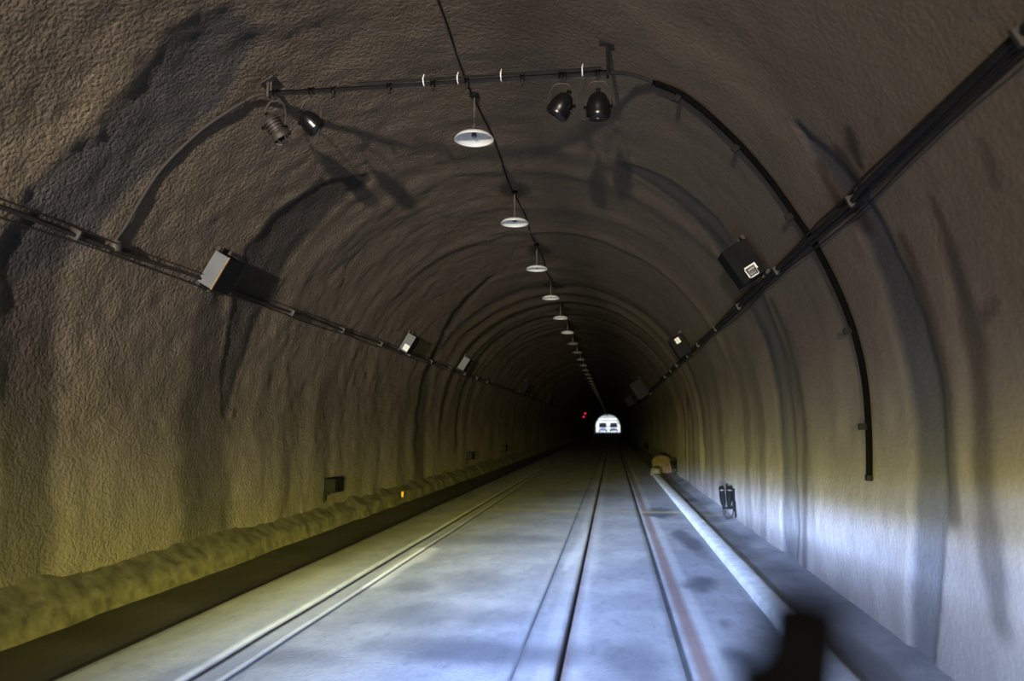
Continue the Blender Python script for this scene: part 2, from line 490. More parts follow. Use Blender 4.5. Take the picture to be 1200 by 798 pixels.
# ------------------------------------------------------------------ road
def fl(px, py, w): x, y = on_floor(px, py); return (x, y, w)
GX = [on_floor(220, 798)[0] * .5 + on_floor(520, 616)[0] * .5, on_floor(650, 798)[0] * .8 + on_floor(700, 590)[0] * .2, on_floor(800, 790)[0] * .5 + on_floor(755, 610)[0] * .5]
G2 = [on_floor(572, 590)[0] * .5 + on_floor(400, 718)[0] * .5, on_floor(594, 798)[0] * .5 + on_floor(667, 627)[0] * .5]
X_GUT_L, X_HAUNCH = -3.56, -4.62
X_KERB0, X_KERB1 = 1.27, 1.50

def floor_profile():
    xs = [XL - .15, X_HAUNCH - .15, X_HAUNCH + .02, -4.3, -3.9, X_GUT_L - .05, X_GUT_L - .04, X_GUT_L + .02]
    zs = [-.05, -.06, -.07, -.075, -.085, -.085, -.02, 0]
    cuts = []
    for g in GX: cuts.append((g, .016, .045))
    for g in G2: cuts.append((g, .008, .02))
    cuts.sort()
    x = X_GUT_L + .09
    while x < X_KERB0 + .1:
        nearcut = [c for c in cuts if abs(x - c[0]) < .05]
        if not nearcut:
            xs.append(x); zs.append(0)
        x += .055
    for g, w, d in cuts:
        xs += [g - w - .012, g - w, g + w, g + w + .012]; zs += [0, -d, -d, 0]
    xs += [X_KERB1 - .05, X_KERB1, 1.7, 1.95, XR + .12]; zs += [0, -.03, -.05, -.04, .02]
    o = np.argsort(xs)
    return np.array(xs)[o], np.array(zs)[o]
fx, fz = floor_profile()
fys = [Y_BACK, -30, -12, -5, 0, 2, 3]
y = 3.6; st = .08
while y < Y_END:
    fys.append(y)
    if y > 14: st = min(st * 1.02, 2)
    y += st
fys.append(Y_END)
FX, FY = np.meshgrid(fx, np.array(fys))
FZ = np.broadcast_to(fz, FX.shape) + .012 * (fbm(FX * 1.3, FY * .7, 61, 3) - .5)
wob = fbm(FX * 3, FY * 1.2, 71, 4) - .5
def strip(x0, w, soft=.5, jit=.6, wander=0.0):
    d = np.abs(FX - x0 - wander * (fbm(FY * .5, FX * 0, 12, 3) - .5)) / w + wob * jit
    return 1 - sstep(1 - soft, 1 + soft, d)
def blob(px, py, rx, ry, soft=.6, jit=1.0):
    x, y = on_floor(px, py)
    return 1 - sstep(1 - soft, 1 + soft, np.hypot((FX - x) / rx, (FY - y) / ry) + wob * jit)
def fstroke(pts, soft=.5, jit=1.0):
    d, _ = polydist(FX, FY, [fl(*q) for q in pts])
    return 1 - sstep(1 - soft, 1 + soft, d + wob * jit)
dark = np.zeros_like(FX); pale = dark.copy(); rust = dark.copy(); dirt_far_shade = dark.copy(); yel = dark.copy()
for g, w in zip(GX, (.022, .021, .018)):
    dirt_far_shade = np.maximum(dirt_far_shade, .93 * strip(g, w, .3, .1))
for g in G2: dark = np.maximum(dark, .75 * strip(g, .016, .4, .1))
pale = np.maximum(pale, .28 * strip(GX[1] + .10, .06, .6, 1.6)); pale = np.maximum(pale, .30 * strip(GX[1] - .085, .05, .6, 1.6))
pale = np.maximum(pale, .35 * strip(GX[2] + .21, .06)); pale = np.maximum(pale, .12 * strip(GX[0] + .08, .06, .6, 1.6))
rust = np.maximum(rust, .75 * strip(GX[2] + .105, .045, .5, .3)); rust = np.maximum(rust, .4 * strip(GX[1] + .02, .04))
pale = np.maximum(pale, .8 * fstroke([(432, 688, .05), (470, 664, .12), (498, 644, .14)], .5, 1.4))
pale = np.maximum(pale, .55 * fstroke([(662, 668, .03), (678, 645, .08), (690, 620, .05)], .5, 1.4))
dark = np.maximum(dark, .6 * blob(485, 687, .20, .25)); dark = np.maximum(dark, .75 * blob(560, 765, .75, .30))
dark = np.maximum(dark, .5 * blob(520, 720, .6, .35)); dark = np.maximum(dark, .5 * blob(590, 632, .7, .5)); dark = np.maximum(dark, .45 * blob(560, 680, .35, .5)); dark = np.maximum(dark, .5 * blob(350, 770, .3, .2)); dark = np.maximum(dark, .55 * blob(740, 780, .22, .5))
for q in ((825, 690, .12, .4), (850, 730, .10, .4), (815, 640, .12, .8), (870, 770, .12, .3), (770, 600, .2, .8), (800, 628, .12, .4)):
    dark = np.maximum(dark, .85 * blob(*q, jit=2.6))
yj = on_floor(650, 598)[1]
yel = np.maximum(yel, .55 * (1 - sstep(.6, 1.4, np.abs(FY - yj - .4 * wob) / .13)) * sstep(-2.6, -2.2, FX) * (1 - sstep(2.1, 2.2, FX)))
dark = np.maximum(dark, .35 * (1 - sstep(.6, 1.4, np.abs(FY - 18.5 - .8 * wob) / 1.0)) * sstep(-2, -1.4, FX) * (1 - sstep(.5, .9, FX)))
gut = 1 - sstep(X_GUT_L - .05, X_GUT_L + .05, FX + .1 * wob)
dirt_far_shade = np.maximum(dirt_far_shade, gut * (.95 + .2 * wob))
dirt_far_shade = np.maximum(dirt_far_shade, .35 * (1 - sstep(0, .55, FX - X_GUT_L + .3 * wob)))
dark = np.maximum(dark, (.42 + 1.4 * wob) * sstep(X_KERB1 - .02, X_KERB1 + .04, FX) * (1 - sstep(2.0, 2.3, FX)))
dirt_far_shade = np.maximum(dirt_far_shade, .6 * sstep(22, 70, FY))  # distant road painted darker to imitate the headlights fading out
grid_mesh('floor', np.stack([FX, FY, FZ], -1), {'marks': np.clip(np.stack([dark, pale, rust], -1), 0, 1), 'marks_dark': np.clip(np.stack([dirt_far_shade, yel, 0 * yel], -1), 0, 1)}, M_FLOOR)

def extrude_profile(name, prof, y0, y1, step, mat, amp=.01, seed=5, end_round=False):
    ys = np.arange(y0, y1 + step * .5, step)
    P = np.array(prof)
    A = np.zeros((len(ys), len(P), 3))
    for i, yv in enumerate(ys):
        k = 1.0
        if end_round: k = math.sqrt(max(0.02, min(1, (y1 - yv) / .35)))
        A[i, :, 0] = P[:, 0]; A[i, :, 1] = yv; A[i, :, 2] = np.where(P[:, 1] > 0, P[:, 1] * k, P[:, 1])
    n = fbm(A[..., 0] * 5 + A[..., 2] * 5, A[..., 1] * 2.2, seed, 4) - .5
    A[..., 0] += amp * n; A[..., 2] += amp * n
    return grid_mesh(name, A, {}, mat)
extrude_profile('baseboard_left', [(X_HAUNCH + .05, -.09), (X_HAUNCH + .015, 0), (X_HAUNCH, .10), (X_HAUNCH - .03, .145), (X_HAUNCH - .10, .17), (XL - .02, .30), (XL - .10, .36)], -4, 100, .08, M_HAUNCH, .085, 5)
kerb = extrude_profile('kerb', [(X_KERB0 - .01, -.05), (X_KERB0, .0), (X_KERB0 + .01, .055), (X_KERB0 + .04, .075), (X_KERB1 - .06, .08), (X_KERB1 - .02, .06), (X_KERB1, -.03), (X_KERB1, -.06)], -4, 25.2, .1, M_KERB, .012, 8, True)

# loose stones fallen along the haunch
def stone(name, p, r, label):
    b = bmesh.new(); bmesh.ops.create_icosphere(b, subdivisions=2, radius=r)
    for v in b.verts:
        k = .75 + .5 * random.random(); v.co *= k; v.co.z *= .7
    o = obj(name, b, M_HAUNCH, smooth=False); o.location = p
    return tag(o, label, 'stone', 'stones fallen beside the left haunch')
xs_, ys_ = on_floor(128, 700, -.05)
stone('stone', (xs_, ys_, -.045), .055, 'larger dark lump of concrete lying where haunch meets gutter')
xs_, ys_ = on_floor(146, 692, -.05)
stone('stone', (xs_, ys_, -.05), .045, 'smaller dark lump of concrete lying just behind the larger one')

# ------------------------------------------------------------------ cables on the lining
def run_tube(name, pts, r, mat, label, cat, off=None, group=None, n=6, seg=8):
    P = [vault_pt(s, y, o) for s, y, o in pts]
    b = bmesh.new(); add_tube(b, spline(P, n), r, seg)
    o = obj(name, b, mat)
    return tag(o, label, cat, group)

def clips(parent, pts, mat, size=.05):
    for s, y in pts:
        b = bmesh.new()
        p = vault_pt(s, y, .06); nrm = (p - vault_pt(s, y, .2)).normalized()
        a = math.atan2(nrm.z, nrm.x)
        rot = Matrix.Rotation(-a, 4, 'Y')
        add_box(b, p, (.10, .03, size * 1.8), rot)
        obj('clip', b, mat, parent, bevel=.004)

SL = PI * R - S_CABLE
def lcable(seed, ds, r, lab, amp=.02):
    rr = random.Random(seed)
    pts = []; y = 1.5
    k = 0
    while y < 130:
        sag = amp * math.sin(y * 2.1 + seed) * .6 + amp * .3 * rr.uniform(-1, 1)
        pts.append((SL + ds + sag, y, .07)); y += .5 if y < 30 else 3; k += 1
    return run_tube('cable', pts, r, M_CABLE, lab, 'cable', group='cables along the left wall', n=4)
c1 = lcable(2, .0, .019, 'thick dark cable running the length of the left wall', .018)
clips(c1, [(SL, 3.5 + 2.05 * k) for k in range(12)], M_RUSTST)
lcable(5, .065, .009, 'thin dark cable hanging just under the thick cable on left wall', .02)
lcable(8, -.06, .007, 'thin dark wire lying just above the thick cable on left wall', .012)
def rcable(seed, ds, r, lab, amp):
    rr = random.Random(seed); pts = []; y = 1.5; k = 0
    while y < 130:
        sag = amp * math.sin(y * 1.3 + seed) * .7 + amp * .3 * rr.uniform(-1, 1)
        pts.append((S_CABLE + ds + sag, y, .07)); y += .5 if y < 30 else 3; k += 1
    return run_tube('cable', pts, r, M_BLACK, lab, 'cable', group='cables along the right wall', n=4)
c2 = rcable(3, .0, .023, 'thickest black cable along the right wall', .012)
clips(c2, [(S_CABLE, 3.1 + 2.3 * k) for k in range(10)], M_RUSTST)
rcable(4, -.042, .012, 'thin black cable drooping below the thickest cable on right wall', .008)
rcable(7, .04, .010, 'thin black cable strapped over the thickest cable on right wall', .014)
rcable(10, -.085, .007, 'thinnest slack wire, lowest of the right wall cables', .025)

# crown wire with a little slack
pts = []
s0w = on_vault(610, 240)[0]
s1w = on_vault(512, 20)[0]
y = 2.5; k = 0
while y < 150:
    pts.append((s0w + (.03 if k % 2 else -.02), y, .02)); y += 1.55 if y < 40 else 5; k += 1
run_tube('crown_wire', pts, .010, M_BLACK, 'thin black wire running along the crown above the hanging lamps', 'wire', n=4)

# ------------------------------------------------------------------ hoop conduits and the lamp bar
D_BAR = 6.03
def hoop_pts(pix, off=.03):
    out = []
    for q in pix:
        s, yv = on_vault(*q); out.append((s, yv, off))
    return out
hl = hoop_pts([(152, 300), (132, 287), (148, 262), (166, 232), (192, 196), (232, 156), (262, 132), (287, 118)])
cl = run_tube('hoop_conduit', hl, .018, M_CABLE, 'dusty pipe curving up the left vault to the lamp bar', 'pipe', seg=10)
b = bmesh.new(); p = vault_pt(hl[1][0], hl[1][1], .045)
add_lathe(b, [(0, -.05), (.05, -.05), (.055, -.03), (.055, .03), (.05, .05), (0, .05)], 14, Matrix.Translation(p))
obj('junction_box', b, M_RUSTST, cl)
hr = hoop_pts([(768, 92), (800, 106), (832, 130), (870, 166), (905, 208), (935, 248), (960, 286), (985, 335), (1003, 385), (1014, 440), (1020, 500), (1021, 560)])
cr = run_tube('hoop_conduit', hr, .026, M_JET, 'thick dark pipe curving down the right vault and wall', 'pipe', seg=10)
b = bmesh.new(); p = vault_pt(hr[-1][0], hr[-1][1], .035)
add_box(b, p, (.05, .07, .05)); obj('end_fitting', b, M_BLACK, cr, bevel=.01)
clips(cr, [(hr[i][0], hr[i][1]) for i in (1, 3, 5, 8, 10)], M_BLACK, .03)

def at_depth(px, py, D):
    d = ray(px, py); t = D / d.y
    return Vector((d.x * t, D, CAM_H + d.z * t))
B0, B1 = at_depth(315, 110, D_BAR), at_depth(712, 85, D_BAR)
zb = (B0.z + B1.z) / 2; B0.z = B1.z = zb
bar = thing('lamp_bar', 'steel pipe bar hung across the vault from two brackets', 'bar', (B0.x, D_BAR, zb))
def rel(root, p): return Vector(p) - root.location
b = bmesh.new(); add_tube(b, [rel(bar, B0 + Vector((-.02, 0, 0))), rel(bar, B1 + Vector((.02, 0, 0)))], .026, 16); obj('bar_pipe', b, M_STEEL, bar)
P_ = lambda f, dy=0, dz=0: B0 + (B1 - B0) * f + Vector((0, dy, dz))
b = bmesh.new(); add_tube(b, [rel(bar, P_(.28, -.012, .036)), rel(bar, P_(.985, -.012, .036))], .014, 12); obj('bright_conduit', b, M_CHROME, bar)['label'] = 'bright steel conduit on top of the bar'
for f in (.2, .37, .5, .6, .76, .88):
    b = bmesh.new(); p0 = rel(bar, P_(f)); add_tube(b, [p0 + Vector((-.018, 0, 0)), p0 + Vector((.018, 0, 0))], .034, 14)
    add_box(b, p0 + Vector((0, 0, -.04)), (.022, .022, .05)); obj('clamp', b, M_BLACK, bar)
for f in (.475, .575, .70, .93):
    b = bmesh.new(); p0 = rel(bar, P_(f, -.012, .02)); add_lathe(b, [(.040, -.004), (.044, -.004), (.044, .004), (.040, .004)], 16, Matrix.Translation(p0) @ Matrix.Rotation(PI / 2, 4, 'Y'))
    add_tube(b, [p0 + Vector((0, -.02, .03)), p0 + Vector((.006, -.03, .05))], .003, 6)
    obj('cable_tie', b, M_TIE, bar)
for P0, nm in ((B0, 0), (B1, 1)):
    top = CAM_H + math.sqrt(R * R - (P0.x - XC) ** 2) + .05
    b = bmesh.new(); L = top - zb
    add_box(b, rel(bar, (P0.x, D_BAR, zb + L / 2 - .02)), (.022, .06, L + .04))
    add_box(b, rel(bar, (P0.x + .018, D_BAR, zb + L / 2)), (.02, .012, L))
    br = obj('bracket', b, M_STEEL if nm == 0 else M_DARKBOX, bar, smooth=False, bevel=.003)
    b = bmesh.new(); sl = math.atan2(P0.x - XC, math.sqrt(R * R - (P0.x - XC) ** 2))
    add_box(b, rel(bar, (P0.x, D_BAR, top - .045)), (.14, .12, .02), Matrix.Rotation(sl, 4, 'Y')); obj('base_plate', b, M_RUSTST, br, bevel=.003)
# links from bar ends to the hoop pipes
pL = vault_pt(hl[-1][0], hl[-1][1], .03); pR = vault_pt(hr[0][0], hr[0][1], .03)
b = bmesh.new(); add_tube(b, spline([rel(bar, pL), rel(bar, pL.lerp(B0, .5) + Vector((0, 0, .02))), rel(bar, B0)], 6), .018, 10); obj('end_pipe', b, M_RUSTST, bar)
b = bmesh.new(); add_tube(b, spline([rel(bar, B1), rel(bar, B1.lerp(pR, .5) + Vector((0, 0, .03))), rel(bar, pR)], 6), .018, 10); obj('end_pipe', b, M_CABLE, bar)

# ------------------------------------------------------------------ spotlights on the bar
def spot_head(px, py, tiltx, tilty, label, body_mat, ribs, size=1.0):
    c = at_depth(px, py, D_BAR)
    f = (c.x - B0.x) / (B1.x - B0.x)
    hang = Vector((c.x, D_BAR, zb - .024))
    t = thing('spotlight', label, 'spotlight', hang, group='spotlights under the lamp bar')
    cl_ = c - hang
    b = bmesh.new(); add_tube(b, [(0, 0, .055), (0, 0, -.05)], .010, 8)
    add_tube(b, [(-.02, 0, .026), (.02, 0, .026)], .036, 12); obj('hook_clamp', b, M_BLACK, t)
    hw = .105 * size
    top = Vector((0, 0, -.05))
    b = bmesh.new()
    yk = [cl_ + Vector((-hw, 0, -.01)), cl_ + Vector((-hw, 0, (top.z - cl_.z) * .55)), Vector((-hw * .6 + cl_.x * .3, 0, top.z - .012)), top, Vector((hw * .6 + cl_.x * .3, 0, top.z - .012)), cl_ + Vector((hw, 0, (top.z - cl_.z) * .55)), cl_ + Vector((hw, 0, -.01))]
    add_tube(b, spline(yk, 6), .008, 8); obj('yoke', b, M_RUSTST, t)
    m = Matrix.Translation(cl_) @ Matrix.Rotation(tilty, 4, 'Y') @ Matrix.Rotation(tiltx, 4, 'X') @ Matrix.Scale(size, 4)
    b = bmesh.new()
    prof = [(0, .118), (.035, .114), (.062, .098), (.078, .072)]
    if ribs:
        for k in range(4):
            z = .06 - k * .03
            prof += [(.088, z), (.088, z - .012), (.074, z - .014), (.074, z - .026)]
        prof += [(.09, -.07), (.098, -.10), (.098, -.13), (.085, -.132)]
    else:
        prof += [(.096, .035), (.107, -.01), (.108, -.05), (.110, -.055), (.106, -.09), (.094, -.105), (.086, -.107)]
    prof += [(.084, -.09), (0, -.085)]
    add_lathe(b, prof, 28, m); bd = obj('lamp_body', b, body_mat, t)
    b = bmesh.new(); add_lathe(b, [(0, -.108), (.05, -.112), (.083, -.118), (.083, -.112), (0, -.104)], 24, m); obj('lens', b, M_GLASSY, t)
    b = bmesh.new(); add_tube(b, [m @ Vector((0, 0, .11)), m @ Vector((0, -.01, .145))], .022, 12); obj('rear_cap', b, M_BLACK, bd)
    for sx in (-1, 1):
        b = bmesh.new(); add_tube(b, [cl_ + Vector((sx * hw * .7, 0, -.01)), cl_ + Vector((sx * (hw + .02), 0, -.01))], .018, 10); obj('pivot_knob', b, M_BLACK, t)
    return t, c, m
sp = []
sp.append(spot_head(322, 148, .35, -.55, 'ribbed dusty spotlight at far left under the lamp bar, beside the left bracket', M_RUSTST, True, .93))
sp.append(spot_head(364, 143, .5, -.75, 'glossy spotlight tilted sideways, second from the left bracket', M_DARKMET, False, .88))
sp.append(spot_head(658, 124, .3, .6, 'glossy black spotlight tilted outward near the right bracket', M_DARKMET, False, .95))
sp.append(spot_head(701, 124, .25, .0, 'glossy black spotlight hanging upright below the right bracket', M_DARKMET, False, .98))
# guard wire on the ribbed one and loose leads (parts of their spotlights)
t, c, m = sp[0]
b = bmesh.new()
for a in (0, PI / 3, 2 * PI / 3):
    add_tube(b, spline([m @ Vector((math.cos(a) * .1, math.sin(a) * .1, -.10)), m @ Vector((math.cos(a) * .06, math.sin(a) * .06, -.165)), m @ Vector((0, 0, -.18)), m @ Vector((-math.cos(a) * .06, -math.sin(a) * .06, -.165)), m @ Vector((-math.cos(a) * .1, -math.sin(a) * .1, -.10))], 5), .005, 6)
obj('wire_guard', b, M_STEEL, t)
def lead(t, pix):
    b = bmesh.new(); add_tube(b, spline([at_depth(x, y_, D_BAR - .02) - t.location for x, y_ in pix], 8), .006, 6); obj('lead', b, M_CABLE, t)
lead(sp[1][0], [(364, 128), (372, 138), (372, 160), (352, 172), (338, 160), (332, 150)])
lead(sp[2][0], [(686, 92), (681, 104), (676, 116), (676, 128), (672, 134), (664, 122)])
lead(sp[3][0], [(688, 92), (678, 112), (677, 130), (684, 140), (692, 137)])

# ------------------------------------------------------------------ hanging lamps along the crown
S_LAMP = s0w
lampx = -1.40; crownz = CAM_H + math.sqrt(R * R - (lampx - XC) ** 2)
def make_lamp(enamel):
    t = thing('pendant_lamp', 'white enamel dish lamp', 'lamp', (lampx, 7.4, crownz), group='dish lamps hanging along the crown')
    b = bmesh.new(); add_lathe(b, [(0, .06), (.05, .06), (.05, -.02), (.03, -.035), (0, -.04)], 18); obj('ceiling_canopy', b, M_DARKBOX, t)
    b = bmesh.new(); add_tube(b, [(0, 0, .0), (0, 0, -.37)], .008, 8); obj('rod', b, M_STEEL, t)
    b = bmesh.new(); add_lathe(b, [(0, -.355), (.028, -.357), (.032, -.40), (.05, -.415), (.05, -.43), (0, -.43)], 20); obj('lamp_holder', b, M_STEEL, t)
    b = bmesh.new()
    add_lathe(b, [(.03, -.42), (.07, -.430), (.12, -.438), (.165, -.450), (.19, -.468), (.202, -.492), (.209, -.494), (.208, -.500), (.198, -.499), (.185, -.474), (.162, -.458), (.12, -.447), (.07, -.439), (.03, -.43)], 40)
    obj('lamp_shade', b, enamel, t)
    b = bmesh.new(); add_lathe(b, [(0, -.43), (.02, -.435), (.03, -.45), (.03, -.462), (.018, -.476), (0, -.48)], 18); obj('bulb', b, M_GREYBOX, t)
    return t
def copy_tree(o, parent=None):
    c = o.copy(); COL.objects.link(c)
    if parent is not None: c.parent = parent
    for ch in list(o.children): copy_tree(ch, c)
    return c
ORD = ['nearest', 'second', 'third', 'fourth', 'fifth', 'sixth', 'seventh', 'eighth', 'ninth', 'tenth', 'eleventh', 'twelfth']
M_DIM_ENAMEL = simple('dim_enamel', (0.16, 0.155, 0.145), 0.6, 0, 0.2, 5)  # far lamps' enamel painted darker to carry the fading light
lamp0 = make_lamp(M_ENAMEL); lamp6 = make_lamp(M_DIM_ENAMEL)
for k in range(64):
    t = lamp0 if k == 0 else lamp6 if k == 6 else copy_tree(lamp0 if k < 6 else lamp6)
    t.location.y = 7.4 + 3.28 * k
    if k == 0: t['label'] = 'nearest and largest white dish lamp hanging below the bar on the crown'
    elif k < 12: t['label'] = '%s white dish lamp along the crown counting from the lamp bar' % ORD[k]
    else: t['label'] = 'tiny far dish lamp deep in the dark crown'

# ------------------------------------------------------------------ speaker-like boxes by the cables
def wall_box(name, px, py, size, face_mat, side_mat, label, group, yaw=0.0, trim=False, papers=None, bracket=True):
    """size: across (out of the lining), along the tunnel, up the lining"""
    s, yv = on_vault(px, py)
    w, l, h = size
    base = vault_pt(s, yv, 0.02)
    nrm = (vault_pt(s, yv, 1) - vault_pt(s, yv, 0)).normalized()
    up = Vector((0, 1, 0)).cross(nrm); up = up if up.z > 0 else -up
    # local x = out of the lining, y = along, z = up the lining
    xax = nrm; zax = up.normalized(); yax = zax.cross(xax)
    m = Matrix((xax, yax, zax)).transposed()
    sgn = -1 if yax.y > 0 else 1      # which local y faces the camera
    t = thing(name, label, 'box', base, None, group)
    t.rotation_euler = (m @ Matrix.Rotation(yaw, 3, 'Z')).to_euler()
    b = bmesh.new(); add_box(b, (w / 2 + .03, 0, 0), (w, l, h)); obj('housing', b, side_mat, t, smooth=False, bevel=.008)
    b = bmesh.new(); add_box(b, (w / 2 + .03, sgn * (l / 2 + .006), 0), (w * .97, .014, h * .97)); fp = obj('front_panel', b, face_mat, t, smooth=False, bevel=.004)
    if trim:
        b = bmesh.new(); add_box(b, (w + .028, sgn * (l / 2 + .008), 0), (.012, .02, h)); obj('corner_trim', b, M_EDGE, t, smooth=False, bevel=.002)['label'] = 'ochre corner strip'
    for q in papers or ():
        b = bmesh.new(); add_box(b, (q[0], sgn * (l / 2 + .0155), q[1]), (q[2], .004, q[3])); pp = obj('paper_label', b, M_PAPER, t, smooth=False); pp['label'] = 'white paper label'
        b = bmesh.new()
        for r_ in range(3):
            add_box(b, (q[0], sgn * (l / 2 + .0182), q[1] + q[3] * (.25 - .25 * r_)), (q[2] * .7, .002, q[3] * .07))
        obj('print_lines', b, M_INK, pp, smooth=False)
    if bracket:
        for e in (-1, 1):
            b = bmesh.new(); add_box(b, (.02, e * l * .35, -h / 2 - .03), (.05, .03, .08)); obj('bracket', b, M_RUSTST, t, smooth=False)
            b = bmesh.new(); add_box(b, (.02, e * l * .35, h / 2 + .02), (.04, .03, .06)); obj('bracket', b, M_RUSTST, t, smooth=False)
    return t
G_B = 'metal boxes mounted above the wall cables'
wall_box('wall_box', 247, 312, (.19, .34, .40), M_GREYBOX, M_DARKBOX, 'grey fronted metal box above the left cable casting a black shadow', G_B, trim=True)
wall_box('wall_box', 474, 399, (.20, .34, .40), M_GREYBOX, M_DARKBOX, 'grey box with a white sticker above the left cable', G_B, papers=[(.16, -.10, .12, .13)])
wall_box('wall_box', 541, 424, (.20, .34, .40), M_GREYBOX, M_DARKBOX, 'small grey box above the left cable just behind the stickered one', G_B)
wall_box('wall_box', 612, 452, (.28, .5, .55), M_DARKBOX, M_DARKBOX, 'dark far box above the left cable among the damp joints', G_B)
wall_box('wall_box', 640, 466, (.30, .6, .6), M_DARKBOX, M_DARKBOX, 'farthest dark box above the left cable', G_B)
wall_box('wall_box', 886, 299, (.29, .30, .43), M_DARKBOX, M_DARKBOX, 'dark box with white papers above the right cable', G_B, papers=[(.155, -.10, .13, .07), (.17, -.135, .12, .10), (.165, -.165, .10, .06)])
wall_box('wall_box', 806, 400, (.30, .30, .46), M_DARKBOX, M_DARKBOX, 'dark box with a small white sticker at top above right cable', G_B, papers=[(.17, .12, .10, .12)])
wall_box('wall_box', 757, 451, (.62, .6, .85), M_FARBOX, M_DARKBOX, 'large bluish grey box far along the right cable', G_B)
wall_box('wall_box', 742, 467, (.55, .6, .7), M_FARBOX, M_DARKBOX, 'farthest grey box above the right cable', G_B)

# ------------------------------------------------------------------ low boxes on the left wall
def low_box(px, py, label):
    s, yv = on_vault(px, py)
    z = vault_pt(s, yv).z
    t = thing('kerbside_light_box', label, 'light box', (XL, yv, z), group='light boxes low on the left wall')
    b = bmesh.new(); add_box(b, (.12, 0, 0), (.20, .42, .24)); obj('housing', b, M_DARKBOX, t, smooth=False, bevel=.01)
    b = bmesh.new(); add_box(b, (.13, -.215, 0), (.17, .012, .20)); obj('front_panel', b, M_BLACK, t, smooth=False, bevel=.004)
    b = bmesh.new(); add_box(b, (.02, -.18, -.17), (.06, .05, .16)); add_box(b, (.06, -.18, -.14), (.10, .04, .04)); obj('bracket', b, M_BLACK, t, smooth=False)
    b = bmesh.new(); add_tube(b, spline([(.04, -.20, -.1), (.05, -.24, -.2), (.03, -.22, -.28)], 5), .012, 8); obj('lead', b, M_BLACK, t)
low_box(384, 568, 'black box low on the left wall, nearest of the low ones')
low_box(547, 534, 'small dark box low on left wall past the wide damp band')
low_box(588, 525, 'faint far dark box low on the left wall')

# ------------------------------------------------------------------ twin lamps low on the right wall
def twin_lamp(px, py, label, k=1.0):
    s, yv = on_vault(px, py)
    z = vault_pt(s, yv).z
    t = thing('twin_wall_lamp', label, 'wall lamp', (XR, yv, z), group='twin lamps low on the right wall')
    t.scale = (k, k, k)
    b = bmesh.new(); add_box(b, (-.02, 0, -.02), (.04, .05, .30)); add_box(b, (-.09, 0, -.13), (.16, .03, .03)); obj('bracket', b, M_JET, t, smooth=False)
    for e in (-1, 1):
        c = Vector((-.13 + e * .045, -.02, .02))
        m = Matrix.Translation(c) @ Matrix.Rotation(e * .08, 4, 'Y')
        b = bmesh.new(); add_lathe(b, [(0, .15), (.025, .145), (.038, .12), (.040, .0), (.036, -.07), (.022, -.12), (.016, -.16), (0, -.165)], 18, m); h = obj('lamp_body', b, M_JET, t)
        b = bmesh.new(); add_lathe(b, [(.040, .085), (.043, .085), (.043, .10), (.040, .10)], 18, m); obj('collar', b, M_RUSTST, h)
    b = bmesh.new(); add_tube(b, spline([(-.15, -.02, -.14), (-.17, -.02, -.22), (-.12, -.03, -.27), (-.06, -.02, -.25), (-.03, 0, -.15)], 6), .009, 8)
    add_tube(b, spline([(-.12, -.02, -.15), (-.15, -.03, -.25), (-.09, -.04, -.31), (-.03, -.02, -.28)], 6), .007, 8); obj('lead', b, M_BLACK, t)
    b = bmesh.new(); add_tube(b, spline([(-.025, .02, .12), (-.02, -.06, -.05), (-.02, -.10, -.20), (-.03, -.13, -.24)], 6), [.006] * 6 + [.014] * 7 + [.012] * 6, 8); obj('drop_cable', b, M_JET, t)
twin_lamp(862, 584, 'black twin lamp with looped leads low on the lit right wall', 1.3)
twin_lamp(794, 543, 'black twin lamp beside the brown arched cabinet', 1.15)
twin_lamp(760, 523, 'faint far twin lamp low on right wall in the dark', 1.15)

# brown arched cabinet by the kerb's end
x, yv = 2.0, 27.6
t = thing('arched_cabinet', 'small brown cabinet with arched top standing past the kerb end', 'cabinet', (1.72, yv, -.05))
b = bmesh.new()
N = 14; w = .33; h = .42; ar = []
for k in range(N + 1):
    a = PI * k / N; ar.append((w * math.cos(a), h + .2 * math.sin(a)))
ar = [(w, 0)] + ar + [(-w, 0)]
f0 = [b.verts.new((p[0], -.22, p[1])) for p in ar]; f1 = [b.verts.new((p[0], .22, p[1])) for p in ar]
b.faces.new(f0); b.faces.new(f1[::-1])
for k in range(len(ar)):
    k2 = (k + 1) % len(ar); b.faces.new((f0[k2], f0[k], f1[k], f1[k2]))
obj('body', b, M_BROWN, t, smooth=False)
b = bmesh.new(); add_tube(b, [Vector((p[0] * 1.0, -.23, p[1])) for p in ar], .02, 8); obj('rim', b, M_RUSTST, t)
b = bmesh.new(); add_tube(b, [(.2, -.225, .28), (.2, -.26, .28), (.2, -.26, .36), (.2, -.225, .36)], .01, 8); obj('handle', b, M_BLACK, t)
# pale post stub closing the kerb
t = thing('kerb_end_block', 'low pale concrete block closing the far end of the kerb', 'block', (1.385, 25.5, -.02))
b = bmesh.new(); add_lathe(b, [(0, .27), (.10, .26), (.15, .22), (.17, .1), (.19, 0), (0, 0)], 20); obj('block_body', b, M_BLOCK, t)

# orange reflector on the left haunch
rx, ry = X_HAUNCH + .0, 16.1
t = thing('road_reflector', 'small orange reflector stuck on the left haunch edge', 'reflector', (rx, ry, .12))
b = bmesh.new(); add_box(b, (.03, 0, .0), (.05, .04, .15)); obj('reflector_body', b, M_RUSTST, t, bevel=.008)
b = bmesh.new(); add_box(b, (.03, -.022, .01), (.045, .008, .12)); obj('lens', b, M_ORANGE, t, bevel=.002)

